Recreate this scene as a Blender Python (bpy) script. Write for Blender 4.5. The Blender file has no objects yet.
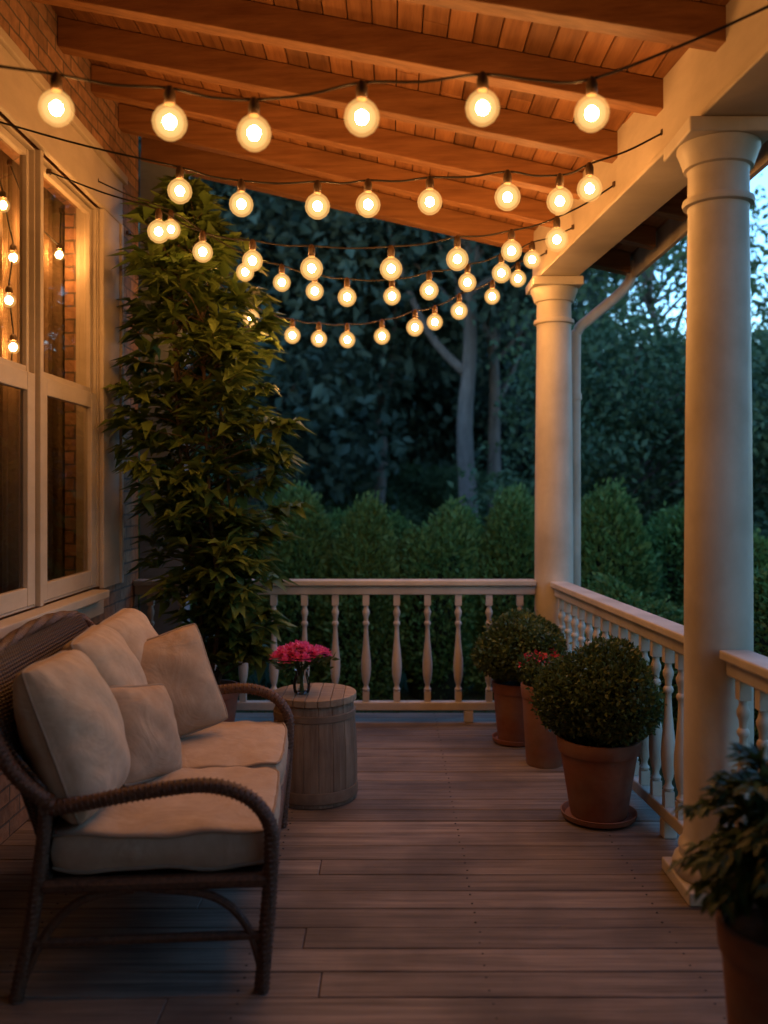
import bpy, math, random
import numpy as np
from mathutils import Vector, Matrix, Euler
random.seed(7); rng=np.random.default_rng(7)
S=bpy.context.scene
S.view_settings.view_transform='Standard'; S.view_settings.look='None'; S.view_settings.exposure=0
COL=S.collection

# ---------------------------------------------------------------- materials
def newmat(name):
    m=bpy.data.materials.new(name); m.use_nodes=True
    nt=m.node_tree; nt.nodes.clear()
    out=nt.nodes.new('ShaderNodeOutputMaterial')
    return m,nt,out
def N(nt,t,**k):
    n=nt.nodes.new(t)
    for a,b in k.items():
        if hasattr(n,a): setattr(n,a,b)
        else: n.inputs[a].default_value=b
    return n
def surf(name,c1,c2,scale=(5,5,5),rough=.7,bump=.2,bscale=1.0,island=0.0,detail=6,spec=.3,nscale=1.0,coat=0,stain=None,weave=0,folds=0):
    """two tone noise material, optional per-piece variation"""
    m,nt,out=newmat(name); L=nt.links
    tc=N(nt,'ShaderNodeTexCoord'); mp=N(nt,'ShaderNodeMapping'); mp.inputs['Scale'].default_value=scale
    L.new(tc.outputs['Object'],mp.inputs['Vector'])
    vec=mp.outputs['Vector']
    geo=N(nt,'ShaderNodeNewGeometry')
    if island>0:
        ml=N(nt,'ShaderNodeMath',operation='MULTIPLY'); ml.inputs[1].default_value=37.0
        L.new(geo.outputs['Random Per Island'],ml.inputs[0])
        va=N(nt,'ShaderNodeVectorMath',operation='ADD'); L.new(vec,va.inputs[0]); L.new(ml.outputs[0],va.inputs[1]); vec=va.outputs[0]
    no=N(nt,'ShaderNodeTexNoise'); no.inputs['Scale'].default_value=nscale; no.inputs['Detail'].default_value=detail; no.inputs['Roughness'].default_value=.65
    L.new(vec,no.inputs['Vector'])
    cr=N(nt,'ShaderNodeValToRGB'); cr.color_ramp.elements[0].position=.3; cr.color_ramp.elements[1].position=.7
    cr.color_ramp.elements[0].color=(*c1,1); cr.color_ramp.elements[1].color=(*c2,1)
    L.new(no.outputs['Fac'],cr.inputs['Fac']); col=cr.outputs['Color']
    if stain:
        n2=N(nt,'ShaderNodeTexNoise'); n2.inputs['Scale'].default_value=stain[1]; n2.inputs['Detail'].default_value=5
        L.new(tc.outputs['Object'],n2.inputs['Vector'])
        r2=N(nt,'ShaderNodeValToRGB'); r2.color_ramp.elements[0].position=.42; r2.color_ramp.elements[1].position=.68
        r2.color_ramp.elements[0].color=(0,0,0,1); r2.color_ramp.elements[1].color=(stain[2],)*3+(1,)
        L.new(n2.outputs['Fac'],r2.inputs['Fac'])
        mx=N(nt,'ShaderNodeMixRGB'); mx.inputs['Color2'].default_value=(*stain[0],1)
        L.new(r2.outputs['Color'],mx.inputs['Fac']); L.new(col,mx.inputs['Color1']); col=mx.outputs['Color']
    if island>0:
        mr=N(nt,'ShaderNodeMapRange'); mr.inputs['To Min'].default_value=1-island; mr.inputs['To Max'].default_value=1+island
        L.new(geo.outputs['Random Per Island'],mr.inputs['Value'])
        hs=N(nt,'ShaderNodeHueSaturation'); L.new(mr.outputs[0],hs.inputs['Value']); L.new(col,hs.inputs['Color']); col=hs.outputs['Color']
    b=N(nt,'ShaderNodeBsdfPrincipled'); b.inputs['Roughness'].default_value=rough; b.inputs['Specular IOR Level'].default_value=spec
    L.new(col,b.inputs['Base Color'])
    if coat: b.inputs['Coat Weight'].default_value=coat
    bp=N(nt,'ShaderNodeBump'); bp.inputs['Strength'].default_value=bump; bp.inputs['Distance'].default_value=.01*bscale
    L.new(no.outputs['Fac'],bp.inputs['Height'])
    if folds:
        n3=N(nt,'ShaderNodeTexNoise'); n3.inputs['Scale'].default_value=4.5; n3.inputs['Detail'].default_value=3; n3.inputs['Distortion'].default_value=1.6; L.new(tc.outputs['Object'],n3.inputs['Vector'])
        b3=N(nt,'ShaderNodeBump'); b3.inputs['Strength'].default_value=folds; b3.inputs['Distance'].default_value=.05; L.new(n3.outputs['Fac'],b3.inputs['Height']); L.new(bp.outputs['Normal'],b3.inputs['Normal']); bp=b3
    L.new(bp.outputs['Normal'],b.inputs['Normal'])
    L.new(b.outputs[0],out.inputs[0])
    return m
def leafmat(name,c1,c2,trans=.35,rough=.5,big=0.6):
    m,nt,out=newmat(name); L=nt.links
    geo=N(nt,'ShaderNodeNewGeometry'); tc=N(nt,'ShaderNodeTexCoord')
    no=N(nt,'ShaderNodeTexNoise'); no.inputs['Scale'].default_value=big; L.new(tc.outputs['Object'],no.inputs['Vector'])
    ad=N(nt,'ShaderNodeMath',operation='ADD'); L.new(geo.outputs['Random Per Island'],ad.inputs[0]); L.new(no.outputs['Fac'],ad.inputs[1])
    hf=N(nt,'ShaderNodeMath',operation='MULTIPLY'); hf.inputs[1].default_value=.55; L.new(ad.outputs[0],hf.inputs[0])
    cr=N(nt,'ShaderNodeValToRGB'); cr.color_ramp.elements[0].position=.2; cr.color_ramp.elements[1].position=.85
    cr.color_ramp.elements[0].color=(*c1,1); cr.color_ramp.elements[1].color=(*c2,1); L.new(hf.outputs[0],cr.inputs['Fac'])
    b=N(nt,'ShaderNodeBsdfPrincipled'); b.inputs['Roughness'].default_value=rough; b.inputs['Specular IOR Level'].default_value=.35
    t=N(nt,'ShaderNodeBsdfTranslucent'); mx=N(nt,'ShaderNodeMixShader'); mx.inputs[0].default_value=trans
    L.new(cr.outputs[0],b.inputs['Base Color']); L.new(cr.outputs[0],t.inputs['Color'])
    L.new(b.outputs[0],mx.inputs[1]); L.new(t.outputs[0],mx.inputs[2]); L.new(mx.outputs[0],out.inputs[0])
    return m

M_floor=surf('weathered_deck_boards',(.10,.073,.054),(.31,.235,.175),(1.6,30,30),.6,.7,.8,island=.24,spec=.38,stain=((.06,.045,.034),2.2,.7))
M_ceil=surf('pine_ceiling_boards',(.17,.065,.022),(.34,.15,.055),(30,2.2,30),.5,.3,.4,island=.32)
M_raft=surf('pine_rafters',(.19,.076,.026),(.35,.16,.06),(2.2,30,30),.5,.35,.5,island=.2)
M_cream=surf('cream_painted_wood',(.46,.385,.29),(.58,.49,.38),(3,3,9),.5,.15,.4,stain=((.32,.26,.18),1.7,.5))
M_white=surf('aged_white_paint',(.47,.415,.34),(.59,.525,.44),(6,6,3),.5,.2,.4,stain=((.32,.26,.19),3.5,.55))
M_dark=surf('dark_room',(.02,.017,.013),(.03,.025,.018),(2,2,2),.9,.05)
M_curt=surf('curtain_cloth',(.15,.10,.055),(.23,.15,.09),(20,20,4),.9,.1)
M_terra=surf('terracotta',(.20,.068,.035),(.31,.12,.065),(6,6,10),.8,.25,.5,stain=((.24,.18,.13),5.5,.5))
M_soil=surf('potting_soil',(.012,.008,.005),(.04,.026,.016),(40,40,40),.95,.9,1)
M_linen=surf('linen_cushion',(.41,.295,.19),(.50,.375,.255),(14,14,14),.9,.3,.5,folds=.25)
M_pill=surf('linen_throw_pillow',(.36,.245,.15),(.45,.325,.21),(16,16,16),.9,.3,.5,folds=.3)
M_pipe=surf('cushion_piping',(.26,.19,.13),(.33,.25,.17),(30,30,30),.9,.3)
M_rat=surf('brown_rattan',(.045,.020,.010),(.15,.068,.032),(70,70,70),.5,.8,.6,spec=.5)
M_barrel=surf('weathered_barrel_oak',(.16,.105,.065),(.34,.24,.155),(30,30,2.5),.7,.6,.6,island=.14,stain=((.10,.065,.04),6,.5))
M_hoop=surf('barrel_hoop',(.13,.09,.06),(.24,.17,.11),(10,10,10),.6,.3,.4)
M_bark=surf('tree_bark',(.085,.073,.068),(.18,.155,.145),(6,6,1.5),.9,.9,3)
M_stem=surf('plant_stem',(.06,.04,.02),(.13,.085,.045),(30,30,8),.8,.5)
M_wire=surf('black_cable',(.012,.010,.008),(.025,.02,.016),(30,30,30),.5,.1)
M_sock=surf('bulb_socket',(.05,.028,.014),(.09,.05,.025),(30,30,30),.4,.1)
M_roof=surf('roof_shingles',(.03,.03,.032),(.07,.066,.064),(8,8,8),.9,.6)
M_slate=surf('bluegrey_siding',(.16,.19,.22),(.24,.27,.31),(4,4,10),.7,.2)
M_core=surf('dark_inner_core',(.006,.010,.004),(.016,.022,.008),(30,30,30),.95,.8)  # solid dark filler inside the foliage, added to stop see-through
L_box=leafmat('boxwood_leaf',(.032,.062,.016),(.13,.18,.05),.25,.4,4)
L_tall=leafmat('tall_plant_leaf',(.038,.082,.016),(.18,.24,.055),.36,.38,2.5)
L_dark=leafmat('dark_plant_leaf',(.014,.034,.012),(.06,.11,.034),.3,.45,5)
L_hedge=leafmat('hedge_leaf',(.045,.12,.03),(.16,.29,.08),.3,.6,1.8)
L_tree=leafmat('tree_leaf',(.035,.082,.042),(.12,.19,.088),.35,.6,.35)
L_far=leafmat('hazed_forest_leaf',(.028,.056,.047),(.08,.125,.092),.35,.7,.25)  # distance haze painted into the leaf colour: bluish and lighter
L_pink=leafmat('pink_petal',(.72,.045,.26),(.90,.24,.50),.35,.5,20)
L_red=leafmat('red_petal',(.40,.015,.02),(.65,.06,.06),.3,.5,20)
L_grass=leafmat('grass_blade',(.02,.05,.014),(.06,.11,.03),.3,.6,.8)

def brickmat():
    m,nt,out=newmat('warm_brick'); L=nt.links
    tc=N(nt,'ShaderNodeTexCoord'); sx=N(nt,'ShaderNodeSeparateXYZ'); L.new(tc.outputs['Object'],sx.inputs[0])
    ad=N(nt,'ShaderNodeMath',operation='ADD'); L.new(sx.outputs['X'],ad.inputs[0]); L.new(sx.outputs['Y'],ad.inputs[1])
    cb=N(nt,'ShaderNodeCombineXYZ'); L.new(ad.outputs[0],cb.inputs['X']); L.new(sx.outputs['Z'],cb.inputs['Y'])
    nw=N(nt,'ShaderNodeTexNoise'); nw.inputs['Scale'].default_value=9; L.new(tc.outputs['Object'],nw.inputs['Vector'])
    mw=N(nt,'ShaderNodeVectorMath',operation='SCALE'); mw.inputs['Scale'].default_value=.012; L.new(nw.outputs['Color'],mw.inputs[0])
    va=N(nt,'ShaderNodeVectorMath',operation='ADD'); L.new(cb.outputs[0],va.inputs[0]); L.new(mw.outputs[0],va.inputs[1])
    br=N(nt,'ShaderNodeTexBrick'); L.new(va.outputs[0],br.inputs['Vector'])
    br.inputs['Scale'].default_value=1; br.inputs['Brick Width'].default_value=.215; br.inputs['Row Height'].default_value=.075; br.inputs['Mortar Size'].default_value=.006; br.inputs['Mortar Smooth'].default_value=.3
    br.inputs['Color1'].default_value=(.38,.20,.105,1); br.inputs['Color2'].default_value=(.22,.115,.06,1); br.inputs['Mortar'].default_value=(.12,.085,.06,1)
    no=N(nt,'ShaderNodeTexNoise'); no.inputs['Scale'].default_value=22; no.inputs['Detail'].default_value=6; L.new(tc.outputs['Object'],no.inputs['Vector'])
    mx=N(nt,'ShaderNodeMixRGB',blend_type='OVERLAY'); mx.inputs['Fac'].default_value=.6; L.new(br.outputs['Color'],mx.inputs['Color1']); L.new(no.outputs['Fac'],mx.inputs['Color2'])
    b=N(nt,'ShaderNodeBsdfPrincipled'); b.inputs['Roughness'].default_value=.85; L.new(mx.outputs[0],b.inputs['Base Color'])
    sb=N(nt,'ShaderNodeMath',operation='MULTIPLY_ADD'); L.new(br.outputs['Fac'],sb.inputs[0]); sb.inputs[1].default_value=-1; L.new(no.outputs['Fac'],sb.inputs[2])
    bp=N(nt,'ShaderNodeBump'); bp.inputs['Strength'].default_value=.8; bp.inputs['Distance'].default_value=.012; L.new(sb.outputs[0],bp.inputs['Height']); L.new(bp.outputs[0],b.inputs['Normal'])
    L.new(b.outputs[0],out.inputs[0]); return m
M_brick=brickmat()
def weavemat():
    m,nt,out=newmat('woven_wicker'); L=nt.links
    tc=N(nt,'ShaderNodeTexCoord')
    w1=N(nt,'ShaderNodeTexWave'); w1.bands_direction='Z'; w1.inputs['Scale'].default_value=28; w1.inputs['Distortion'].default_value=1; L.new(tc.outputs['Object'],w1.inputs['Vector'])
    w2=N(nt,'ShaderNodeTexWave'); w2.bands_direction='Y'; w2.inputs['Scale'].default_value=16; w2.inputs['Distortion'].default_value=1; L.new(tc.outputs['Object'],w2.inputs['Vector'])
    mu=N(nt,'ShaderNodeMath',operation='MULTIPLY'); L.new(w1.outputs['Fac'],mu.inputs[0]); L.new(w2.outputs['Fac'],mu.inputs[1])
    cr=N(nt,'ShaderNodeValToRGB'); cr.color_ramp.elements[0].color=(.02,.01,.006,1); cr.color_ramp.elements[1].color=(.16,.075,.035,1); L.new(mu.outputs[0],cr.inputs[0])
    b=N(nt,'ShaderNodeBsdfPrincipled'); b.inputs['Roughness'].default_value=.5; L.new(cr.outputs[0],b.inputs['Base Color'])
    bp=N(nt,'ShaderNodeBump'); bp.inputs['Strength'].default_value=1; bp.inputs['Distance'].default_value=.01; L.new(mu.outputs[0],bp.inputs['Height']); L.new(bp.outputs[0],b.inputs['Normal'])
    L.new(b.outputs[0],out.inputs[0]); return m
M_weave=weavemat()
def glassmat(name,ior=1.6,tint=(.8,.8,.78)):
    m,nt,out=newmat(name); L=nt.links
    fr=N(nt,'ShaderNodeFresnel'); fr.inputs['IOR'].default_value=ior
    no=N(nt,'ShaderNodeTexNoise'); no.inputs['Scale'].default_value=1.3
    tc=N(nt,'ShaderNodeTexCoord'); L.new(tc.outputs['Object'],no.inputs['Vector'])
    bp=N(nt,'ShaderNodeBump'); bp.inputs['Strength'].default_value=.12; bp.inputs['Distance'].default_value=.05; L.new(no.outputs['Fac'],bp.inputs['Height'])
    g=N(nt,'ShaderNodeBsdfGlossy'); g.inputs['Roughness'].default_value=.01; L.new(bp.outputs[0],g.inputs['Normal'])
    t=N(nt,'ShaderNodeBsdfTransparent'); t.inputs['Color'].default_value=(*tint,1)
    mx=N(nt,'ShaderNodeMixShader'); L.new(fr.outputs[0],mx.inputs[0]); L.new(t.outputs[0],mx.inputs[1]); L.new(g.outputs[0],mx.inputs[2]); L.new(mx.outputs[0],out.inputs[0])
    return m
M_glass=glassmat('window_glass',1.75,(.8,.8,.78)); M_vase=glassmat('vase_glass',1.5,(.9,.93,.93))
def emis(name,col,st,transp=0.0):
    m,nt,out=newmat(name); L=nt.links
    e=N(nt,'ShaderNodeEmission'); e.inputs['Color'].default_value=(*col,1); e.inputs['Strength'].default_value=st
    if transp>0:
        t=N(nt,'ShaderNodeBsdfTransparent'); mx=N(nt,'ShaderNodeMixShader'); mx.inputs[0].default_value=1-transp
        L.new(t.outputs[0],mx.inputs[1]); L.new(e.outputs[0],mx.inputs[2]); L.new(mx.outputs[0],out.inputs[0])
    else: L.new(e.outputs[0],out.inputs[0])
    return m
M_fil=emis('bulb_filament_glow',(1.0,.43,.115),880)
M_shell=emis('bulb_glass_shell',(1.0,.50,.14),1.2,.62)
M_halo=emis('bulb_inner_glow',(1.0,.58,.20),1.55,.60)
for q in (M_shell,M_halo):
    try: q.cycles.emission_sampling='NONE'
    except Exception: pass

# ---------------------------------------------------------------- mesh helpers
def empty(name,loc=(0,0,0)):
    e=bpy.data.objects.new(name,None); e.location=loc; e.empty_display_size=.1; COL.objects.link(e); return e
def par(o,p):
    if p is not None:
        o.parent=p; o.matrix_parent_inverse=Matrix.Translation(-Vector(p.location))
    return o
class MB:
    def __init__(s): s.v=[]; s.f=[]
    def add(s,vs,fs):
        b=len(s.v); s.v+= [tuple(map(float,q)) for q in vs]; s.f+=[tuple(i+b for i in f) for f in fs]
    def box(s,x0,x1,y0,y1,z0,z1):
        s.add([(x0,y0,z0),(x1,y0,z0),(x1,y1,z0),(x0,y1,z0),(x0,y0,z1),(x1,y0,z1),(x1,y1,z1),(x0,y1,z1)],
              [(0,3,2,1),(4,5,6,7),(0,1,5,4),(1,2,6,5),(2,3,7,6),(3,0,4,7)])
    def hexa(s,p):
        s.add(p,[(0,3,2,1),(4,5,6,7),(0,1,5,4),(1,2,6,5),(2,3,7,6),(3,0,4,7)])
    def beam(s,p0,p1,w,h):
        p0=Vector(p0);p1=Vector(p1); d=(p1-p0); n=Vector((-d.y,d.x,0)).normalized()*w/2; u=Vector((0,0,h))
        s.hexa([p0-n,p1-n,p1+n,p0+n,p0-n+u,p1-n+u,p1+n+u,p0+n+u])
    def lathe(s,prof,c=(0,0,0),seg=24,jit=None):
        vs=[];fs=[]
        for (r,z) in prof:
            for i in range(seg):
                a=2*math.pi*i/seg; rr=r*(jit(i) if jit else 1)
                vs.append((c[0]+rr*math.cos(a),c[1]+rr*math.sin(a),c[2]+z))
        for k in range(len(prof)-1):
            for i in range(seg):
                j=(i+1)%seg; fs.append((k*seg+i,k*seg+j,(k+1)*seg+j,(k+1)*seg+i))
        fs.append(tuple(reversed(range(seg)))); fs.append(tuple((len(prof)-1)*seg+i for i in range(seg)))
        s.add(vs,fs)
    def tube(s,pts,rad,seg=8):
        pts=[Vector(p) for p in pts]; n=len(pts)
        if not hasattr(rad,'__len__'): rad=[rad]*n
        vs=[];fs=[]; up=Vector((0.13,0.31,1)).normalized(); ref=None
        for k in range(n):
            t=(pts[min(k+1,n-1)]-pts[max(k-1,0)]).normalized()
            if ref is None:
                ref=t.cross(up); 
                if ref.length<.1: ref=t.cross(Vector((1,0,0)))
            a=(ref-t*ref.dot(t)).normalized(); ref=a; b=t.cross(a)
            for i in range(seg):
                q=2*math.pi*i/seg; vs.append(pts[k]+(a*math.cos(q)+b*math.sin(q))*rad[k])
        for k in range(n-1):
            for i in range(seg):
                j=(i+1)%seg; fs.append((k*seg+i,k*seg+j,(k+1)*seg+j,(k+1)*seg+i))
        fs.append(tuple(reversed(range(seg)))); fs.append(tuple((n-1)*seg+i for i in range(seg)))
        s.add(vs,fs)
    def obj(s,name,mat,parent=None,bevel=0,smooth=False,seg=2):
        me=bpy.data.meshes.new(name); me.from_pydata(s.v,[],s.f); me.materials.append(mat)
        o=bpy.data.objects.new(name,me); COL.objects.link(o)
        if smooth:
            for p in me.polygons: p.use_smooth=True
            me.set_sharp_from_angle(angle=math.radians(38)) if hasattr(me,'set_sharp_from_angle') else None
        if bevel>0:
            b=o.modifiers.new('bevel','BEVEL'); b.width=bevel; b.segments=seg; b.limit_method='ANGLE'; b.harden_normals=False
        return par(o,parent)
def spline(pts,n=8):
    P=[Vector(p) for p in pts]; P=[P[0]*2-P[1]]+P+[P[-1]*2-P[-2]]; out=[]
    for k in range(1,len(P)-2):
        for i in range(n):
            t=i/n; a,b,c,d=P[k-1],P[k],P[k+1],P[k+2]
            out.append(.5*((2*b)+(c-a)*t+(2*a-5*b+4*c-d)*t*t+(3*b-a-3*c+d)*t**3))
    out.append(P[-2]); return out
def unit(a): return a/np.maximum(np.linalg.norm(a,axis=1,keepdims=True),1e-6)
def leaf_arrays(P,D,Nn,Ls,W,droop=.15):
    P=np.asarray(P);D=unit(np.asarray(D)); Sd=unit(np.cross(D,Nn)); U=np.cross(Sd,D); Ls=Ls[:,None]
    v0=P; mid=P+D*Ls*.45+U*Ls*.02; l=mid+Sd*Ls*W+U*Ls*.10; r=mid-Sd*Ls*W+U*Ls*.10; tip=P+D*Ls-U*Ls*droop
    V=np.stack([v0,l,mid,r,tip],axis=1).reshape(-1,3); n=len(P); b=np.arange(n)[:,None]*5
    F=np.concatenate([b+np.array([0,2,1]),b+np.array([0,3,2]),b+np.array([1,2,4]),b+np.array([2,3,4])],axis=0)
    return V,F
def fastmesh(name,V,F,mat):
    me=bpy.data.meshes.new(name); nv=len(V); nf=len(F)
    me.vertices.add(nv); me.vertices.foreach_set('co',np.asarray(V,dtype=np.float32).ravel())
    me.loops.add(nf*3); me.loops.foreach_set('vertex_index',np.asarray(F,dtype=np.int32).ravel())
    me.polygons.add(nf); me.polygons.foreach_set('loop_start',np.arange(0,nf*3,3,dtype=np.int32))
    me.polygons.foreach_set('loop_total',np.full(nf,3,dtype=np.int32)); me.update(calc_edges=True); me.validate()
    me.materials.append(mat); return me
def leafobj(name,P,D,Nn,Ls,W,mat,parent=None,droop=.15):
    V,F=leaf_arrays(P,D,Nn,Ls,W,droop); o=bpy.data.objects.new(name,fastmesh(name,V,F,mat)); COL.objects.link(o); return par(o,parent)
def rdir(n): return unit(rng.normal(size=(n,3)))

# ---------------------------------------------------------------- layout
def rx(y): return 1.06+.0744*(5.82-y)
def zc(x): return 3.85-.24*(x+1.65)
YB=5.82

# ground
g=MB(); g.add([(-300,-300,-.6),(300,-300,-.6),(300,300,-.6),(-300,300,-.6)],[(0,1,2,3)])
M_ground=surf('lawn_soil',(.012,.024,.009),(.035,.055,.02),(1.3,1.3,1.3),.95,.6,4,detail=10)
g.obj('ground',M_ground)
n=26000; P=np.stack([rng.uniform(-9,12,n),rng.uniform(6.3,18,n),np.full(n,-.6)],1)
D=unit(np.stack([rng.normal(0,.35,n),rng.normal(0,.35,n),np.ones(n)],1)); leafobj('lawn_grass',P,D,rdir(n),rng.uniform(.06,.16,n),.06,L_grass)

# porch floor
pf=empty('porch_floor'); b=MB(); y=-1.6; w=.142
while y<5.93:
    xs=[-1.649,rx(y)+.16]
    if random.random()<.4: xs.insert(1,random.uniform(-1.2,1.0))
    for i in range(len(xs)-1):
        dz=random.uniform(-.0015,.0015); b.box(xs[i]+.0012,xs[i+1]-.0012,y+.0028,y+w-.0028,-.03+dz,dz)
    y+=w
b.obj('boards',M_floor,pf,bevel=.003,seg=1)
b=MB(); b.box(-1.649,1.15,-1.6,5.93,-.2,-.034); b.box(-1.6,1.1,-1.5,5.85,-.6,-.2); b.obj('substructure',M_dark,pf)
b=MB()
y=-1.6
while y<5.93:
    for xx in (-1.2,-.45,.3,.95):
        for q in (.035,.107): b.lathe([(.004,0),(.004,.0022)],(xx+random.uniform(-.006,.006),y+q,.0),6)
    y+=w
b.obj('nail_heads',M_wire,pf)

# house
h=empty('brick_house',(-3,2,0)); X=-1.65
b=MB()
b.box(X-.2,X,-3,5.9,-.6,.93); b.box(X-.2,X,-3,5.9,3.12,5.6); b.box(X-.2,X,5.12,5.9,.93,3.12); b.box(X-.2,X,-3,.2,.93,3.12)
b.box(-8,X-.2,5.7,5.9,-.6,5.6); b.box(-8,X-.2,-3,-2.8,-.6,5.6)
b.box(X,3.2,-1.95,-1.65,-.6,5.6)      # unseen wall added behind the camera to keep sky light off the porch
b.obj('brick_walls',M_brick,h)
b=MB(); b.add([(-8.3,-3.4,5.5),(-1.3,-3.4,5.5),(-1.3,6.3,5.5),(-8.3,6.3,5.5),(-4.8,-3.4,7.6),(-4.8,6.3,7.6)],[(0,3,2,1),(1,2,5,4),(3,0,4,5),(0,1,4),(2,3,5)]); b.obj('roof',M_roof,h)
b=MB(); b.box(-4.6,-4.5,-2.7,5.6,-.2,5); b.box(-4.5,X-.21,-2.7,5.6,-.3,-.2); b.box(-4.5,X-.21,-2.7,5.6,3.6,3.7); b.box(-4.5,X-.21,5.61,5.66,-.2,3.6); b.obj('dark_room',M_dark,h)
b=MB()
b.box(X,X+.03,.0,5.46,3.10,3.36); b.box(X,X+.05,.0,5.50,3.362,3.41); b.box(X,X+.028,5.10,5.40,.94,3.098)
b.box(X,X+.042,5.402,5.44,.94,3.098)
b.box(X,X+.10,.0,4.98,.905,.95); b.box(X,X+.03,.0,5.10,.80,.903)
b.obj('window_casing',M_cream,h,bevel=.006)
b=MB(); 
def frame(y0,y1,z0,z1,t,xa,xb,bb=None):
    bb=bb or t
    b.box(xa,xb,y0,y0+t,z0,z1); b.box(xa,xb,y1-t,y1,z0,z1); b.box(xa+.001,xb-.002,y0+t,y1-t,z1-t,z1); b.box(xa+.001,xb-.002,y0+t,y1-t,z0,z0+bb)
uni=[(4.26,5.10),(3.36,4.22),(2.42,3.32),(1.5,2.38),(.6,1.46)]
for (a,c) in uni:
    frame(a,c,.952,3.10,.012,X-.08,X-.012)
    frame(a+.013,c-.013,2.045,3.085,.032,X-.07,X-.035)
    frame(a+.013,c-.013,.966,2.043,.085,X-.045,X-.008,.085)
for i in range(len(uni)-1): b.box(X-.08,X+.012,uni[i+1][1]+.001,uni[i][0]-.001,.952,3.098)
b.box(X-.13,X-.002,5.101,5.12,.952,3.1)
b.box(X-.2,X-.0,.2,.6,.95,3.1)
b.obj('window_sashes',M_cream,h,bevel=.004)
b=MB()
for (a,c) in uni:
    xg=X-.055; b.add([(xg,a+.03,2.06),(xg,c-.03,2.06),(xg,c-.03,3.07),(xg,a+.03,3.07)],[(0,1,2,3)])
    xg=X-.03; b.add([(xg,a+.06,1.0),(xg,c-.06,1.0),(xg,c-.06,2.0),(xg,a+.06,2.0)],[(0,1,2,3)])
b.obj('window_panes',M_glass,h)
b=MB(); vs=[];fs=[]; K=560
for i in range(K+1):
    yy=.2+5.38*i/K; xx=X-.27+.024*math.sin(yy*62)+.012*math.sin(yy*23+1); vs+= [(xx,yy,.6),(xx-.003,yy,3.25)]
for i in range(K):
    yy=.2+5.38*i/K
    if int(yy*1.1)%2==0 or yy>4.35: fs.append((2*i,2*i+2,2*i+3,2*i+1))
b.add(vs,fs); b.obj('curtains',M_curt,h,smooth=True)
b=MB(); b.box(-1.66,-1.36,5.96,6.12,-.6,3.74); b.obj('corner_pilaster',M_slate,h,bevel=.006)

# porch roof
r=empty('porch_roof',(0,2,3.5)); b=MB(); x=-1.65; bw=.105
XE=1.62
while x<XE:
    y=-1.6-random.random()*.04
    while y<6.12:
        l=random.uniform(.7,2.0); y1=min(y+l,6.12); x1=min(x+bw,XE)
        a0,a1=x+.002,x1-.002; p=[(a0,y+.001,zc(a0)),(a1,y+.001,zc(a1)),(a1,y1-.001,zc(a1)),(a0,y1-.001,zc(a0))]
        b.hexa(p+[(q[0],q[1],q[2]+.018) for q in p]); y=y1
    x+=bw
b.obj('ceiling_boards',M_ceil,r,bevel=.004,seg=1)
b=MB(); p=[(-1.649,-1.64,zc(-1.65)+.02),(XE,-1.64,zc(XE)+.02),(XE,6.14,zc(XE)+.02),(-1.649,6.14,zc(-1.65)+.02)]
b.hexa(p+[(q[0],q[1],q[2]+.06) for q in p]); b.obj('roof_deck',M_roof,r)
b=MB()
def rafter(yl,yr,w=.085,dp=.15):
    x0,x1=-1.648,XE-.03; hw=w/2
    p=[(x0,yl-hw,zc(x0)-dp),(x1,yr-hw,zc(x1)-dp*.8),(x1,yr+hw,zc(x1)-dp*.8),(x0,yl+hw,zc(x0)-dp)]
    q=[(a[0],a[1],zc(a[0])-.002) for a in p]; b.hexa(p+q)
yl=6.0
for k in range(14):
    yr=yl-min(.42,.16*(6.0-yl)); rafter(yl,yr,.10 if k==0 else .085,.17 if k==0 else .15); yl-=.50
b.obj('rafters',M_raft,r,bevel=.005)
b=MB(); b.box(XE,XE+.03,-1.64,6.16,zc(XE)-.15,zc(XE)+.09)
b.obj('fascia',M_white,r,bevel=.004)
b=MB(); b.tube([(XE+.09,-1.64,zc(XE)-.01),(XE+.09,6.18,zc(XE)-.01)],.06,12); b.obj('gutter',M_white,r,smooth=True)
e=empty('porch_beam',(1.1,4,2.85)); b=MB()
def rl(y,off=0,z=0): return (rx(y)+off,y,z)
BZ=2.88
b.beam(rl(-1.6,0,BZ),rl(6.0,0,BZ),.20,.33); b.obj('header_beam',M_cream,e,bevel=.008)
b=MB(); b.beam(rl(-1.6,0,BZ-.028),rl(6.02,0,BZ-.028),.25,.026); b.obj('beam_moulding',M_cream,e,bevel=.006)

# columns
def column(y):
    x=rx(y); c=empty('porch_column',(x,y,0)); T=BZ-.03
    m=MB(); m.box(x-.165,x+.165,y-.165,y+.165,.001,.05); m.box(x-.16,x+.16,y-.16,y+.16,T-.055,T-.001); m.obj('plinth_and_abacus',M_white,c,bevel=.006)
    m=MB(); m.lathe([(.155,.051),(.165,.065),(.168,.085),(.160,.11),(.143,.122),(.140,.135),(.146,.15),(.143,.165),(.130,.178),(.126,.20),(.125,.6),(.123,1.2),(.119,1.8),(.113,2.3),(.110,T-.31),(.112,T-.285),(.128,T-.28),(.131,T-.268),(.128,T-.256),(.112,T-.25),(.110,T-.16),(.113,T-.145),(.126,T-.14),(.130,T-.125),(.142,T-.09),(.150,T-.07),(.150,T-.056)],(x,y,0),48)
    m.obj('shaft',M_white,c,smooth=True)
column(YB); column(3.40); column(.95)

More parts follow.
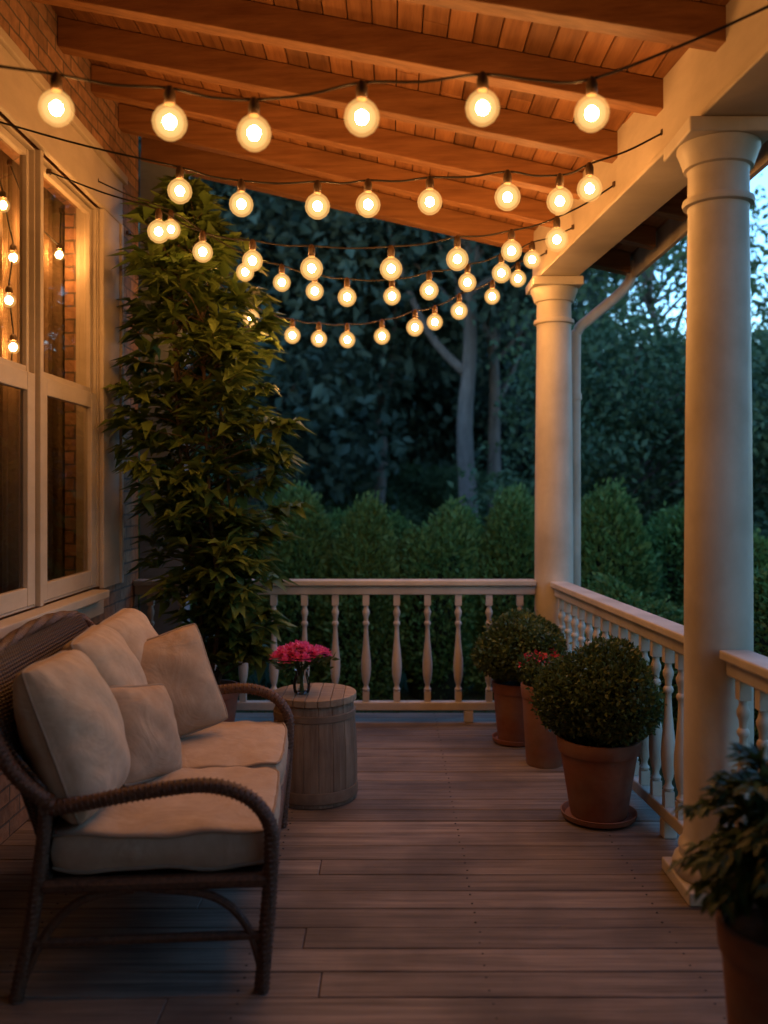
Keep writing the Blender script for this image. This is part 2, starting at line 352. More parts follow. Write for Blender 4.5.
# railings
def bal(m,x,y):
    m.box(x-.021,x+.021,y-.021,y+.021,.135,.20); m.box(x-.021,x+.021,y-.021,y+.021,.755,.825)
    m.lathe([(.016,.20),(.022,.205),(.024,.215),(.016,.225),(.014,.24),(.022,.262),(.029,.30),(.0325,.35),(.031,.40),(.025,.46),(.018,.53),(.0145,.59),(.014,.62),(.020,.628),(.023,.638),(.020,.648),(.014,.655),(.016,.68),(.023,.70),(.024,.715),(.018,.728),(.015,.74),(.016,.755)],(x,y,0),12)
def rail(a,b_,spacing,name='porch_railing'):
    a=Vector((a[0],a[1],0)); c=Vector((b_[0],b_[1],0)); p=empty(name,(a+c)/2); d=c-a; n=int(d.length/spacing)
    m=MB()
    m.beam((a.x,a.y,.885),(c.x,c.y,.885),.115,.035); m.beam((a.x,a.y,.826),(c.x,c.y,.826),.062,.057); m.beam((a.x,a.y,.08),(c.x,c.y,.08),.062,.054)
    for i in range(3): 
        q=a+d*((i+.5)/3); m.box(q.x-.03,q.x+.03,q.y-.03,q.y+.03,.001,.079)
    m.obj('rails',M_white,p,bevel=.007)
    m=MB()
    for i in range(n): q=a+d*((i+.5)/n); bal(m,q.x,q.y)
    m.obj('balusters',M_white,p,smooth=True)
rail((-1.645,YB),(rx(YB)-.122,YB),.185)
rail((rx(5.70),5.70),(rx(3.53),3.53),.145)
rail((rx(3.27),3.27),(rx(1.08),1.08),.145)
rail((rx(.82),.82),(rx(-1.4),-1.4),.145)

# downspout
m=MB(); m.tube(spline([(1.62,6.0,3.02),(1.60,6.0,2.90),(1.52,6.0,2.80),(1.33,5.99,2.64),(1.25,5.99,2.56),(1.235,5.99,2.40),(1.235,5.99,1.2),(1.235,5.99,-.55)],6),.035,14); 
m.tube([(1.235,5.99,2.1),(1.235,5.99,2.14)],.042,14); m.obj('downspout',M_white,smooth=True)

# string lights
def lights(pts,A,B,bs=1.0):
    A=Vector(A);B=Vector(B); s=empty('string_lights',A)
    w=[A]; core=MB();shell=MB();sock=MB();halo=MB()
    for q_ in pts:
        if len(q_)==3: x,yb,z=q_
        else:
            x,z=q_; yb=A.y+(B.y-A.y)*(x-A.x)/(B.x-A.x)+random.uniform(-.03,.03)
        sc=random.uniform(.94,1.06)*bs
        tz=z+.102*sc
        q=Vector((x,yb,tz)); pr=w[-1]; w.append((pr+q)/2-Vector((0,0,.010))); w.append(q)
        sock.lathe([(.013,.053*sc),(.0165,.058*sc),(.0175,.085*sc),(.013,.10*sc),(.007,.108*sc)],(x,yb,z),10)
        R=.052*sc
        shell.lathe([(.006,-R),(R*.38,-R*.93),(R*.7,-R*.71),(R*.92,-R*.38),(R,0),(R*.93,R*.36),(R*.74,R*.68),(R*.48,R*.90),(R*.3,R*1.02),(R*.26,R*1.1)],(x,yb,z),20)
        for f_ in (.80,.62):
            h_=R*f_; halo.lathe([(.003,-h_)]+[(h_*math.cos(t_),h_*math.sin(t_)) for t_ in (-1.2,-.8,-.4,0,.4,.8,1.2)]+[(.003,h_)],(x,yb,z),14)
        core.lathe([(.004,-.019),(.013,-.015),(.020,-.002),(.018,.010),(.010,.018),(.004,.022)],(x,yb,z),7)
    pr=w[-1]; w.append((pr+B)/2-Vector((0,0,.012))); w.append(B)
    sock.lathe([(.012,-.012),(.014,0),(.012,.012)],B,8); sock.lathe([(.012,-.012),(.014,0),(.012,.012)],A,8)
    m=MB(); m.tube(spline(w,4),.0042,6); m.obj('cable',M_wire,s)
    sock.obj('sockets',M_sock,s,smooth=True); core.obj('filaments',M_fil,s,smooth=True); shell.obj('bulbs',M_shell,s,smooth=True); halo.obj('inner_glow',M_halo,s,smooth=True)
lights([(-.962,2.60),(-.639,2.566),(-.396,2.538),(-.081,2.566),(.266,2.598),(.581,2.584)],(-1.63,2.6,2.82),(1.205,2.6,2.95),.95)
lights([(-.86,2.722),(-.609,2.669),(-.30,2.673),(-.09,2.669),(.165,2.693),(.481,2.698),(.70,2.69),(.815,2.73)],(-1.63,3.7,3.02),(1.125,3.7,2.97))
lights([(-1.11,2.739),(-.90,2.643),(-.655,2.591),(-.373,2.553),(.005,2.557),(.321,2.60),(.58,2.64),(.80,2.70)],(-1.63,4.3,3.02),(1.075,4.3,2.96))
lights([(-1.211,2.94),(-.806,2.711),(-.60,2.65),(-.417,2.60),(-.239,2.572),(.011,2.572),(.217,2.606),(.428,2.648),(.617,2.70),(.79,2.78)],(-1.63,5.0,3.22),(1.02,5.0,2.96))
lights([(-1.12,2.71),(-.863,2.568),(-.764,2.506),(-.609,2.463),(-.441,2.438),(-.267,2.438),(-.05,2.457),(.155,2.510),(.28,2.55),(.429,2.61),(.634,2.70),(.80,2.82)],(-1.63,5.6,3.1),(.98,5.6,2.98))
# bulbs added behind the glass, standing in for porch lights reflected in it
lights([(-1.85,4.30,2.86),(-1.85,4.42,2.64),(-1.85,4.37,2.42),(-1.85,4.42,2.20)],(-1.86,4.2,3.1),(-1.86,4.40,2.02),.62)
lights([(-1.83,4.62,2.83),(-1.83,4.98,2.80)],(-1.86,4.4,3.1),(-1.86,5.09,3.08),.62)

# cushions
def cushion(name,c,size,ex,ey,ez,mat,parent,edge=.55,pinch=0.0,seed=0,crown=.4):
    c=Vector(c); ex=Vector(ex).normalized(); ez=Vector(ez); ez=(ez-ex*ez.dot(ex)).normalized(); ey=ez.cross(ex)
    w,hh,t=[q/2 for q in size]; K=30; rs=random.Random(seed); ph=[rs.uniform(0,6.28) for _ in range(8)]
    def sh(u,v,s):
        uu=u*(1-.06*abs(v)**5); vv=v*(1-.06*abs(u)**5)
        if pinch: uu*=1-pinch*(1-v*v)*1.0; vv*=1-pinch*(1-u*u)*1.0
        prof=edge+(1-edge)*((1-abs(u)**(2.4))*(1-abs(v)**2.4))**crown
        wr=.05*math.sin(u*5+ph[0]+v*2)*math.sin(v*4+ph[1])+.03*math.sin((u+v)*6+ph[2])+.025*math.sin((u-v)*11+ph[3])*(abs(u)+abs(v))*.5+.05*math.sin(u*15*(1+.3*v)+ph[4])*max(0,abs(v)-.5)*2+.05*math.sin(v*15+ph[5])*max(0,abs(u)-.5)*2
        th=t*(prof+wr*(prof if edge<.3 else 1))
        return c+ex*uu*w+ey*vv*hh+ez*s*th
    m=MB(); vs=[];fs=[]; idx={}
    g=[math.sin((2*i/K-1)*math.pi/2) for i in range(K+1)]
    for s in (1,-1):
        for i in range(K+1):
            for j in range(K+1):
                idx[(s,i,j)]=len(vs); vs.append(sh(g[i],g[j],s))
        for i in range(K):
            for j in range(K):
                q=[idx[(s,i,j)],idx[(s,i+1,j)],idx[(s,i+1,j+1)],idx[(s,i,j+1)]]; fs.append(tuple(q if s>0 else q[::-1]))
    bd=[(i,0) for i in range(K)]+[(K,j) for j in range(K)]+[(i,K) for i in range(K,0,-1)]+[(0,j) for j in range(K,0,-1)]
    side={}
    mids=[]
    for (i,j) in bd:
        a=vs[idx[(1,i,j)]]; d=vs[idx[(-1,i,j)]]; mid=(a+d)/2; o=(mid-c); o=(o-ez*o.dot(ez)).normalized(); mid=mid+o*min(t*edge*.35,.02); side[(i,j)]=len(vs); vs.append(mid); mids.append((a+o*.002,d+o*.002))
    for k in range(len(bd)):
        A=bd[k];B=bd[(k+1)%len(bd)]
        fs.append((idx[(1,*A)],side[A],side[B],idx[(1,*B)])); fs.append((side[A],idx[(-1,*A)],idx[(-1,*B)],side[B]))
    m.add(vs,fs); o=m.obj(name,mat,parent)
    for p in o.data.polygons: p.use_smooth=True
    sm=o.modifiers.new('sub','SUBSURF'); sm.levels=1; sm.render_levels=1
    m=MB()
    if edge>.3:
        m.tube([q[0] for q in mids]+[mids[0][0]],.0055,6); m.tube([q[1] for q in mids]+[mids[0][1]],.0055,6)
    else: m.tube([(q[0]+q[1])/2 for q in mids]+[(mids[0][0]+mids[0][1])/2],.006,6)
    m.obj(name+'_piping',M_pipe,parent,smooth=True)

# loveseat
s=empty('wicker_loveseat',(-.8,3.3,0))
ya,yb=2.66,3.98
def braid(m,pts,R,n=6):
    P=spline(pts,n); m.tube(P,R*.86,10)
    L=0; D=[0]
    for i in range(1,len(P)): L+=(P[i]-P[i-1]).length; D.append(L)
    turns=L/.017
    Q=[]; cnt=int(L/.0028); ref=Vector((.2,.9,.3)).normalized(); i=1
    for k in range(cnt+1):
        l=L*k/cnt
        while i<len(D)-1 and D[i]<l: i+=1
        t=(l-D[i-1])/max(D[i]-D[i-1],1e-6)
        q=P[i-1].lerp(P[i],t); T=(P[i]-P[i-1]).normalized(); a=(ref-T*ref.dot(T)).normalized(); bb=T.cross(a); an=2*math.pi*turns*k/cnt
        Q.append(q+(a*math.cos(an)+bb*math.sin(an))*R*.86)
    m.tube(Q,R*.15,4)
m=MB()
top=[(-.99,ya,.57),(-1.10,ya-.005,.68),(-1.19,ya+.02,.84),(-1.225,ya+.12,.95),(-1.235,ya+.35,.99),(-1.235,(ya+yb)/2,1.005),(-1.235,yb-.35,.99),(-1.22,yb-.12,.95),(-1.16,yb-.02,.84),(-1.08,yb,.70),(-.97,yb,.59)]
braid(m,top,.027)
for yy in (ya,yb):
    braid(m,[(-1.02,yy,.56),(-.90,yy,.575),(-.72,yy,.605),(-.54,yy,.620),(-.42,yy,.585),(-.355,yy,.51),(-.345,yy,.42),(-.355,yy,.25),(-.375,yy,.004)],.026)
    braid(m,[(-1.0,yy,.60),(-1.02,yy,.40),(-1.05,yy,.2),(-1.09,yy,.004)],.024)
    m.tube([(-1.01,yy,.335),(-.36,yy,.335)],.022,8); m.tube([(-1.05,yy,.17),(-.37,yy,.17)],.014,8)
    m.tube(spline([(-.37,yy,.05),(-.42,yy,.2),(-.52,yy,.29),(-.70,yy,.32)],6),.013,8)
    m.tube(spline([(-1.07,yy,.06),(-1.0,yy,.2),(-.90,yy,.29),(-.75,yy,.32)],6),.013,8)
m.tube([(-.36,ya,.335),(-.36,yb,.335)],.024,8); m.tube([(-1.01,ya,.335),(-1.01,yb,.335)],.022,8)
m.tube(spline([(-.37,ya,.08),(-.365,ya+.12,.24),(-.36,ya+.4,.31),(-.36,(ya+yb)/2,.315),(-.36,yb-.4,.31),(-.365,yb-.12,.24),(-.37,yb,.08)],6),.014,8)
m.obj('rattan_frame',M_rat,s,smooth=True)
m=MB(); K=30;J=10; vs=[];fs=[]
for i in range(K+1):
    y=ya+(yb-ya)*i/K; e_=min(1,min(i,K-i)/4); zt=.62+.365*math.sin(e_*math.pi/2); 
    for j in range(J+1):
        q=j/J; z=.33+(zt-.33)*q; xx=-1.01-.215*q**1.2*math.sin(e_*math.pi/2)**.4; vs.append((xx,y,z))
for i in range(K):
    for j in range(J): a=i*(J+1)+j; fs.append((a,a+1,a+J+2,a+J+1))
m.add(vs,fs); o=m.obj('woven_back',M_weave,s,smooth=True); sd=o.modifiers.new('t','SOLIDIFY'); sd.thickness=.014
m=MB(); m.box(-1.0,-.37,ya+.01,yb-.01,.335,.35); m.obj('woven_seat_deck',M_weave,s)
cushion('seat_cushion_front',(-.68,2.995,.42),(.66,.635,.15),(1,0,0),(0,1,0),(0,0,1),M_linen,s,edge=.66,seed=1,crown=.4)
cushion('seat_cushion_back',(-.68,3.645,.42),(.66,.635,.15),(1,0,0),(0,1,0),(0,0,1),M_linen,s,edge=.66,seed=2,crown=.4)
for k,(yc,zz,tw) in enumerate([(2.91,.735,.05),(3.33,.755,-.05),(3.74,.76,.04)]):
    cushion('back_cushion_%d'%(k+1),(-.99+.01*k,yc,zz-.01),(.46,.50,.26),(tw,1,.03*(k-1)),(0,0,1),(.93,0,.36),M_linen,s,edge=.14,seed=10+k,crown=.5,pinch=.03)
def pillow(name,c,sz,t,nrm,roll,seed):
    nrm=Vector(nrm).normalized(); hx=nrm.cross(Vector((0,0,1))).normalized()*-1; vy=nrm.cross(hx); ex=hx*math.cos(roll)+vy*math.sin(roll)
    cushion(name,c,(sz,sz,t),ex,(0,0,1),nrm,M_pill,s,edge=.06,pinch=.06,seed=seed,crown=.6)
pillow('throw_pillow_large',(-.83,3.64,.70),.43,.20,(.42,-.85,.30),math.radians(14),21)
pillow('throw_pillow_small',(-.82,3.18,.645),.34,.16,(.84,-.36,.34),math.radians(-10),22)
s.location=(-.855,3.3,0); s.rotation_euler=(0,0,math.radians(4.2))

# barrel side table
bx,by=-.37,4.42; t=empty('barrel_side_table',(bx,by,0)); ns=18
m=MB()
for k in range(ns):
    a0=2*math.pi*k/ns+.003; a1=2*math.pi*(k+1)/ns-.003; vs=[];fs=[]
    prof=[(.205,.004),(.209,.1),(.209,.2),(.205,.3),(.198,.4),(.190,.475)]
    for (rr,z) in prof:
        for rad in (rr,rr-.02):
            for a in (a0,(a0+a1)/2,a1): vs.append((bx+rad*math.cos(a),by+rad*math.sin(a),z))
    for i in range(len(prof)-1):
        o=i*6; p=o+6
        fs+=[(o,o+1,p+1,p),(o+1,o+2,p+2,p+1),(o+2,o+5,p+5,p+2),(o+3,o,p,p+3)]
    o=(len(prof)-1)*6; fs+=[(o,o+1,o+4,o+3),(o+1,o+2,o+5,o+4)]
    m.add(vs,fs)
m.obj('staves',M_barrel,t,bevel=.002)
m=MB(); m.lathe([(.18,.02),(.178,.46)],(bx,by,0),36); m.obj('inner_drum',M_hoop,t)
m=MB(); m.lathe([(.209,.02),(.2125,.024),(.2135,.07),(.2115,.075)],(bx,by,0),40); m.lathe([(.199,.40),(.202,.403),(.2005,.43),(.196,.433)],(bx,by,0),40); m.obj('hoops',M_hoop,t,smooth=True)
M_top=surf('barrel_top_wood',(.20,.14,.09),(.38,.28,.18),(3,30,30),.5,.5,.5,island=.2)
m=MB(); W=7
for k in range(W):
    R=.205; x0=-R+2*R*k/W+.001; x1=-R+2*R*(k+1)/W-.001; pts=[]
    for i in range(7): x=x0+(x1-x0)*i/6; pts.append((x,-math.sqrt(max(R*R-x*x,1e-5))))
    for i in range(6,-1,-1): x=x0+(x1-x0)*i/6; pts.append((x,math.sqrt(max(R*R-x*x,1e-5))))
    n_=len(pts); vs=[(bx+a,by+c,.477) for a,c in pts]+[(bx+a,by+c,.51) for a,c in pts]
    fs=[tuple(range(n_))[::-1],tuple(range(n_,2*n_))]+[(i,(i+1)%n_,n_+(i+1)%n_,n_+i) for i in range(n_)]
    m.add(vs,fs)
m.obj('plank_top',M_top,t,bevel=.003)

# vase and flowers
vx,vy,vz=-.43,4.38,.512; v=empty('flower_vase',(vx,vy,vz)); m=MB()
prof=[(.030,0),(.038,.006),(.043,.03),(.041,.06),(.032,.085),(.030,.10),(.036,.118)]
m.lathe(prof,(vx,vy,vz),28); m.f=m.f[:-1]; m.obj('glass_vase',M_vase,v,smooth=True)
m=MB(); heads=[]
for k in range(26):
    a=k*2.4; rr=.122*math.sqrt((k+.5)/26); hx,hy=vx+rr*math.cos(a)*1.05,vy+rr*math.sin(a)*.8; hz=vz+.215-rr*rr*3.4+random.uniform(-.012,.012); heads.append((hx,hy,hz))
    m.tube(spline([(vx+.01*math.cos(a+2),vy+.01*math.sin(a+2),vz+.01),(vx+.012*math.cos(a),vy+.012*math.sin(a),vz+.11),(hx,hy,hz-.01)],4),.0022,5)
m.obj('stems',L_box,v)
P=[];Dd=[]
for (hx,hy,hz) in heads:
    for ring,(cnt,el,rad) in enumerate([(12,-.2,.012),(12,.3,.010),(11,.75,.007),(8,1.2,.002)]):
        for i in range(cnt):
            a=2*math.pi*i/cnt+ring*.5+random.uniform(-.2,.2); e2=el+random.uniform(-.25,.25)
            P.append((hx+rad*math.cos(a),hy+rad*math.sin(a),hz+ring*.004)); Dd.append((math.cos(a)*math.cos(e2),math.sin(a)*math.cos(e2),math.sin(e2)))
P=np.array(P);Dd=np.array(Dd); up=np.tile([[0.,0.01,1.]],(len(P),1)); leafobj('blossoms',P,Dd,up,rng.uniform(.022,.032,len(P)),.38,L_pink,v,droop=-.18)
n=110; P=np.array([heads[i%22] for i in range(n)])-[0,0,.035]+rng.normal(0,.014,(n,3)); Dd=P-np.array([[vx,vy,vz+.13]]); leafobj('flower_leaves',P,Dd+rng.normal(0,.03,(n,3)),rdir(n),rng.uniform(.03,.055,n),.24,L_box,v)

# pots and shrubs
def pot(p,x,y,hgt,rt,rb,saucer=True,z=0.0):
    m=MB()
    if saucer: m.lathe([(rb*1.15,z+.002),(rb*1.33,z+.012),(rb*1.38,z+.035),(rb*1.33,z+.036),(rb*1.2,z+.018)],(x,y,0),40); b0=z+.019
    else: b0=z+.002
    rim=hgt*.17
    m.lathe([(rb,b0),(rb+.004,b0+.01),(rb+(rt-rb)*.8,hgt-rim),(rt*.985,hgt-rim+.001),(rt,hgt-rim+.008),(rt*1.03,hgt-.008),(rt*1.01,hgt),(rt*.93,hgt),(rt*.9,hgt-.03)],(x,y,0),48)
    m.obj('terracotta_pot',M_terra,p,smooth=True)
    m=MB(); m.lathe([(rt*.9,hgt-.032),(rt*.9,hgt-.025)],(x,y,0),24); m.obj('soil',M_soil,p)
def bumps(d,seed,k=9,amp=.12):
    r_=np.random.default_rng(seed); q=unit(r_.normal(size=(k,3))); ph=r_.uniform(0,6,k); fr=r_.uniform(2,5,k)
    out=np.ones(len(d))
    for i in range(k): out+=amp/k*2.2*np.sin(d@q[i]*fr[i]+ph[i])
    return out
def shrub(p,c,R,n,ls,mat,seed,w=.28,name='foliage',amp=.2):
    c=np.array(c);R=np.array(R); d=rdir(n); rad=bumps(d,seed,amp=amp)*(1-np.abs(rng.normal(0,.09,n)))+ (rng.random(n)<.08)*rng.uniform(0,.15,n)
    P=c+d*R*rad[:,None]; D=unit(d*.8+rng.normal(0,.6,(n,3))+[0,0,.35]); leafobj(name,P,D,unit(d+rng.normal(0,.5,(n,3))),rng.uniform(.7,1.25,n)*ls,w,mat,p)
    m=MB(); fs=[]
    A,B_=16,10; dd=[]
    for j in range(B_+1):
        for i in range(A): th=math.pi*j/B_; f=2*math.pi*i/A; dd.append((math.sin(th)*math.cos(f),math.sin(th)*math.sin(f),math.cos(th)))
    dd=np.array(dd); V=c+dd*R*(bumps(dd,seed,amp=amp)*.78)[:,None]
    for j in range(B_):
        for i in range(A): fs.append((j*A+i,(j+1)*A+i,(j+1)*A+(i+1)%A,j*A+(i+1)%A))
    m.add(V.tolist(),fs); m.obj('dark_core',M_core,p,smooth=True)
p=empty('potted_shrub',(.955,4.12,0)); pot(p,.955,4.12,.37,.185,.125); shrub(p,(.96,4.12,.57),(.26,.26,.22),14000,.026,L_box,3,amp=.18)
p=empty('potted_shrub',(.745,5.36,0)); pot(p,.745,5.36,.36,.135,.10); shrub(p,(.79,5.36,.55),(.245,.24,.20),10000,.028,L_box,5,amp=.25)
p=empty('potted_flower',(.845,4.93,0)); pot(p,.845,4.93,.44,.125,.095,False); shrub(p,(.85,4.95,.49),(.14,.13,.09),2600,.03,L_box,8)
n=160; P=np.array([.84,4.93,.565])+rng.normal(0,1,(n,3))*[.05,.05,.02]; leafobj('red_flowers',P,rdir(n),rdir(n),rng.uniform(.018,.03,n),.36,L_red,p)
fx,fy=.96,2.2
p=empty('potted_fern',(fx,fy,0)); pot(p,fx,fy,.44,.15,.11,False)
P=[];Dd=[];Nn=[];m=MB()
for k in range(75):
    a=random.uniform(0,6.28); reach=random.uniform(.08,.25); hh=random.uniform(.12,.46)*(1.15-reach*1.6); st=[(fx+.03*math.cos(a),fy+.03*math.sin(a),.40),(fx+reach*.45*math.cos(a),fy+reach*.45*math.sin(a),.44+hh*.8),(fx+reach*math.cos(a),fy+reach*math.sin(a),.46+hh-reach*.5)]
    Q=spline(st,8); m.tube(Q,.0025,4)
    for i,q in enumerate(Q[3:]):
        for sg in (-1,1,0):
            T=(Q[min(i+4,len(Q)-1)]-Q[i+2]).normalized(); sd=T.cross(Vector((0,0,1))); dv=T*.7+sd*sg*.8+Vector((random.uniform(-.2,.2),random.uniform(-.2,.2),random.uniform(-.15,.2)))
            P.append(q);Dd.append(dv);Nn.append((random.uniform(-.3,.3),random.uniform(-.3,.3),1))
m.obj('stems',M_stem,p); leafobj('fronds',np.array(P),np.array(Dd),np.array(Nn),rng.uniform(.04,.075,len(P)),.2,L_dark,p)

# tall potted tree
px,py=-1.08,5.33; p=empty('potted_tree',(px,py,0)); pot(p,px,py,.34,.19,.14)
m=MB(); P=[];Dd=[];Nn=[]
def halfw(z):
    zs=[.45,.7,1.0,1.4,1.8,2.15,2.5,2.8,3.05,3.3]; ws=[.24,.33,.42,.50,.53,.54,.50,.42,.28,.08]
    return float(np.interp(z,zs,ws))
def cx(z): return float(np.interp(z,[0,.6,1.0,2.0,2.6,3.3],[-1.05,-.96,-1.02,-1.12,-1.16,-1.24]))
trunks=[]
for k in range(5):
    a=k*1.256; pts=[(px+.04*math.cos(a),py+.04*math.sin(a),.31)]
    for z in (.8,1.3,1.8,2.3,2.8,3.15-.1*k): f=.12*math.sin(z*1.1+k); pts.append((cx(z)+math.cos(a)*(.07+.03*k*.5)+f*.4,py+math.sin(a)*.07,z))
    Q=spline(pts,6); trunks.append(Q); m.tube(Q,[.016*(1-.75*i/len(Q)) for i in range(len(Q))],7)
for k in range(560):
    z=.5+2.8*random.random()**.92; hw=halfw(z); a=random.uniform(0,6.28); rr=hw*math.sqrt(random.uniform(.12,1))*(.78+.34*math.sin(a*3+z*5))
    x=cx(z)+rr*math.cos(a); y=py+rr*math.sin(a)*.75
    if x<-1.56: x=-1.56+random.uniform(0,.05)
    if y>5.70: y=5.70-random.uniform(0,.1)
    tr=random.choice(trunks); q0=min(tr,key=lambda q:abs(q.z-(z-.15))); q1=Vector((x,y,z))
    if k%2==0: m.tube([q0,q0.lerp(q1,.5)+Vector((0,0,.03)),q1],[.005,.0035,.002],4)
    out=(q1-q0).normalized()+Vector((0,0,-.05))
    for i in range(random.randint(7,12)):
        an=random.uniform(0,6.28); dv=Vector((math.cos(an),math.sin(an),random.uniform(-.6,.25)))*.8+out*.75
        P.append(q1-out*random.uniform(0,.07));Dd.append(dv);Nn.append((random.uniform(-.4,.4),random.uniform(-.4,.4),1))
P=np.array(P);Dd=np.array(Dd);Nn=np.array(Nn); Ls=rng.uniform(.10,.195,len(P))
tip=P+unit(Dd)*Ls[:,None]; ok=(tip[:,0]>-1.63)&(tip[:,1]<5.99)
m.obj('stems',M_stem,p,smooth=True); leafobj('foliage',P[ok],Dd[ok],Nn[ok],Ls[ok],.20,L_tall,p,droop=.22)

# hedge
def hedge_mesh(seed,n=17000):
    d=rdir(n); rad=bumps(d,seed,amp=.30,k=12)*(1-np.abs(rng.normal(0,.08,n)))+(rng.random(n)<.1)*rng.uniform(0,.12,n)
    P=d*rad[:,None]; z=P[:,2]; tp=1-.20*np.clip(z,0,1)**1.5; P[:,0]*=tp;P[:,1]*=tp
    P=P*[.5,.5,1.04]+[0,0,.98]; P=P[P[:,2]>0.02]; n=len(P)
    D=unit((P-[0,0,.7])*[1,1,.3]*1.6+rng.normal(0,.45,(n,3))+[0,0,.5]); V,F=leaf_arrays(P,D,rdir(n),rng.uniform(.045,.09,n),.24)
    me=fastmesh('hedge_foliage',V,F,L_hedge)
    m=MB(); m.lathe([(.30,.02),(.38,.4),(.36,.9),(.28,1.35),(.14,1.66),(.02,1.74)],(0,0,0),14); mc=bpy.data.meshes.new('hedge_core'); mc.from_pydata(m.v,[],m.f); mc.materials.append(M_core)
    return me,mc
HV=[hedge_mesh(31),hedge_mesh(32),hedge_mesh(33)]
def inst(me,name,parent,loc,rot,sc):
    o=bpy.data.objects.new(name,me); o.location=loc; o.rotation_euler=(0,0,rot); o.scale=sc; COL.objects.link(o); return par(o,parent)
hed=[(-2.7,9.6,1.0,1.0),(-1.75,9.2,.88,.97),(-.93,9.25,.88,1.0),(-.27,9.1,.80,.98),(.47,9.2,.90,.95),(1.24,9.3,.88,.99),(2.12,8.9,1.05,1.04),(3.2,9.6,1.1,1.05),(-3.8,9.9,1.1,1.05),
     (-.6,11.3,.95,.88),(.1,11.4,.95,.86),(.85,11.3,.95,.88),(1.7,11.2,1.0,.90),(2.0,7.4,.95,.66),(2.8,6.3,1.0,.72),(3.1,7.8,1.1,.85),(3.0,4.6,1.1,.75),(3.3,3.2,1.1,.8),(4.4,8.2,1.3,1.1)]
for k,(x,y,sx,sz) in enumerate(hed):
    e_=empty('hedge_shrub',(x,y,-.6)); a,c=HV[k%3]
    inst(a,'foliage',e_,(x,y,-.6),k*1.7,(sx,sx,sz)); inst(c,'dark_core',e_,(x,y,-.6),k*1.7,(sx,sx,sz))

# trees
def tree_mesh(seed,H,cr,base,ncl,per,ls,trunk_r,leaf,sig=.45,fork=False):
    r_=random.Random(seed); m=MB(); cz=(base+H)/2; hz=(H-base)/2
    T=[Vector((0,0,-.1))]; 
    for i in range(1,8): T.append(Vector((r_.uniform(-.12,.12)*i*.3,r_.uniform(-.12,.12)*i*.3,H*.82*i/7)))
    T=spline(T,3); m.tube(T,[trunk_r*(1.25 if i==0 else 1-.8*i/len(T)) for i in range(len(T))],9)
    C=[]
    for k in range(ncl):
        while True:
            q=Vector((r_.uniform(-1,1),r_.uniform(-1,1),r_.uniform(-1,1)))
            if .25<q.length<1: break
        tz=1-.35*max(0,q.z); q=Vector((q.x*cr*tz,q.y*cr*tz,q.z*hz+cz)); C.append(q)
        if k%3==0:
            b0=min(T,key=lambda t:abs(t.z-(q.z-cr*.45))); mid=b0.lerp(q,.5)+Vector((0,0,.15)); m.tube(spline([b0,mid,q],3),[trunk_r*.33*(1-.8*i/6) for i in range(7)],5)
    if fork:
        for sg,zz in ((-1,.30),(1,.42),(-1,.5),(1,.55)):
            b0=min(T,key=lambda t:abs(t.z-H*zz)); m.tube(spline([b0,b0+Vector((sg*cr*.22,0,H*.07)),b0+Vector((sg*cr*.40,.2,H*.20)),b0+Vector((sg*cr*.5,.3,H*.36))],4),[trunk_r*.5*(1-.06*i) for i in range(13)],7)
    C=np.array([tuple(q) for q in C]); n=ncl*per; P=np.repeat(C,per,0)+rng.normal(0,sig,(n,3))*[1,1,.6]; D=unit(rng.normal(0,1,(n,3))+[0,0,-.15])
    V,F=leaf_arrays(P,D,rdir(n)+np.array([[0,0,.8]]),rng.uniform(.7,1.3,n)*ls,.26)
    ml=fastmesh('crown',V,F,leaf); mt=bpy.data.meshes.new('trunk_and_limbs'); mt.from_pydata(m.v,[],m.f); mt.materials.append(M_bark)
    for q in mt.polygons: q.use_smooth=True
    return ml,mt
def put(var,name,x,y,rot=0,sc=1,parent=None,sz=None):
    e_=empty(name,(x,y,-.6)) if parent is None else parent
    S_=(sc,sc,sz or sc)
    inst(var[0],'crown',e_,(x,y,-.6),rot,S_); inst(var[1],'trunk_and_limbs',e_,(x,y,-.6),rot,S_)
VA=tree_mesh(1,5.0,2.1,.4,120,130,.13,.12,L_tree,.28)
VB=tree_mesh(2,15,4.2,6.0,90,100,.34,.24,L_far,.75,fork=True)
VC=tree_mesh(3,14,4.0,2.0,150,100,.36,.24,L_far,.8)
VD=tree_mesh(4,13,3.6,.8,170,100,.34,.22,L_far,.75)
VE=tree_mesh(5,9,2.8,2.2,70,80,.16,.12,L_tree,.42)
put(VA,'garden_tree',3.3,13.2,0,.95); put(VA,'garden_tree',6.0,14.5,2,.95); put(VA,'garden_tree',5.2,10.5,4,.8); put(VA,'garden_tree',-4.5,14,1.2,.9); put(VA,'garden_tree',8.5,11.5,3,.95)
put(VE,'garden_tree',5.4,18.0,2.5,1.1); put(VE,'garden_tree',9.8,19,.6,.95)
put(VB,'bare_trunk_tree',1.75,20.5,0,1.0); put(VB,'bare_trunk_tree',-.3,25,2,.9); put(VB,'bare_trunk_tree',2.9,25,4,.95)
f=empty('distant_trees',(0,34,-.6)); k=0
for (y0,xs,scs) in ((24,[-17,-12.5,-8,-4.2],1.0),(31,[-20,-15,-10,-6,-2,1.5],1.1),(37,[-24,-18,-12,-7,-2.5,1,4.5],1.25),(44,[-20,-10,0,4],1.3),(30,[7,10,14,19,24],.48),(40,[11,16,21,27,34],.55)):
    for x in xs:
        v_=[VC,VD][k%2]; put(v_,'t',x+random.uniform(-.8,.8),y0+random.uniform(-1.5,1.5),k*1.3,scs*random.uniform(.9,1.1),f); k+=1
for (x,y) in ((14,6),(16,0),(13,-7),(-14,9),(-11,13)):
    put(VC,'t',x,y,k,.6,f); k+=1
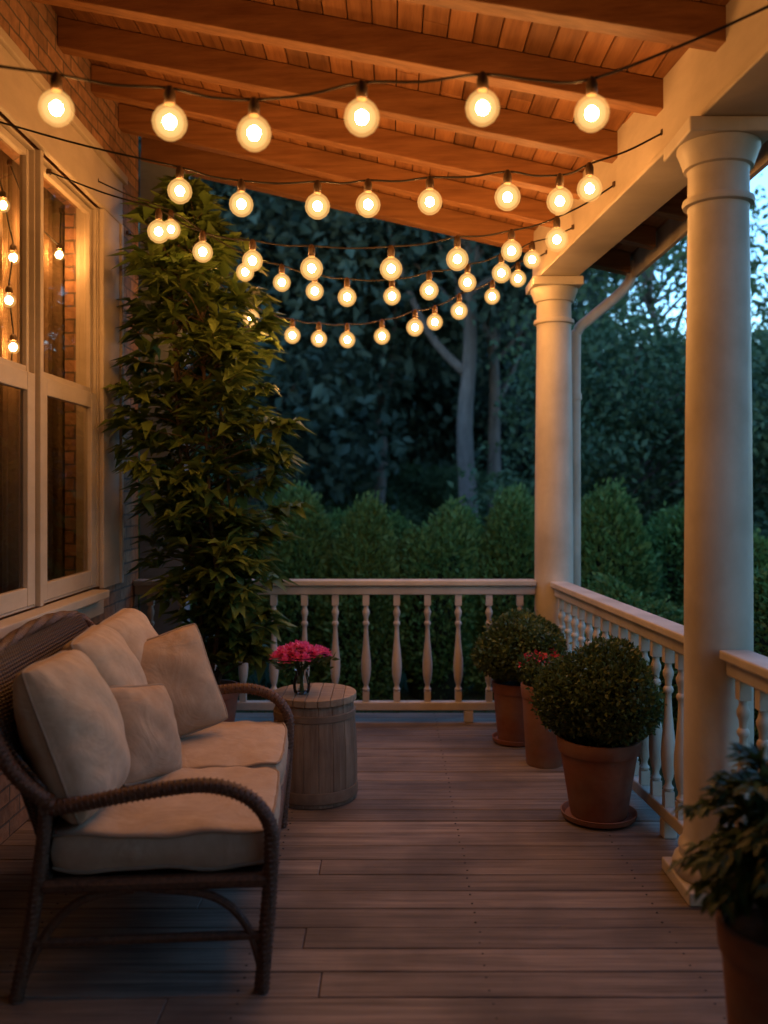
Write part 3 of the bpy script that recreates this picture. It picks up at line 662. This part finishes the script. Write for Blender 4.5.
f2=empty('forest_undergrowth',(0,27,-.6))
for k in range(26):
    for row,(yy,zs) in enumerate(((27,.62),(47,1.1))):
        x=(-18+k*1.7)*(1+row*.9)+row*.8; y=yy+random.uniform(-2,2); inst(VA[0],'crown',f2,(x,y,-1.0),k*1.1+row,(1.1+row*.7,1.1+row*.7,zs*random.uniform(.85,1.15)))

# world / sun
w=bpy.data.worlds.new('World'); S.world=w; w.use_nodes=True; nt=w.node_tree; nt.nodes.clear()
sk=nt.nodes.new('ShaderNodeTexSky'); sk.sky_type='NISHITA'; sk.sun_disc=False; sk.sun_elevation=math.radians(6); sk.sun_rotation=math.radians(200); sk.air_density=1.2; sk.ozone_density=3.0; sk.dust_density=.3
mx=nt.nodes.new('ShaderNodeMixRGB'); mx.blend_type='MULTIPLY'; mx.inputs['Fac'].default_value=1; mx.inputs['Color2'].default_value=(.70,.86,1.04,1)
bg=nt.nodes.new('ShaderNodeBackground'); bg.inputs['Strength'].default_value=.90; wo=nt.nodes.new('ShaderNodeOutputWorld')
nt.links.new(sk.outputs[0],mx.inputs['Color1']); nt.links.new(mx.outputs[0],bg.inputs['Color']); nt.links.new(bg.outputs[0],wo.inputs[0])
sl=bpy.data.lights.new('sun','SUN'); sl.energy=.03; sl.angle=math.radians(12); sl.color=(.75,.85,1.0); so=bpy.data.objects.new('sun',sl); COL.objects.link(so)
az=math.radians(200); el=math.radians(6); dv=Vector((math.sin(az)*math.cos(el),math.cos(az)*math.cos(el),math.sin(el))); so.rotation_euler=dv.to_track_quat('Z','Y').to_euler(); so.location=(0,-5,8)

# camera
cd=bpy.data.cameras.new('camera'); cam=bpy.data.objects.new('camera',cd); COL.objects.link(cam); S.camera=cam
cam.location=(0,0,1.5); cam.rotation_euler=(math.radians(90),0,0); cd.sensor_fit='VERTICAL'; cd.sensor_height=36; cd.lens=900/1024*36
cd.shift_x=-6/1024; cd.shift_y=-22/1024; cd.clip_end=900; cd.clip_start=.05
cd.dof.use_dof=True; cd.dof.focus_distance=4.1; cd.dof.aperture_fstop=1.5
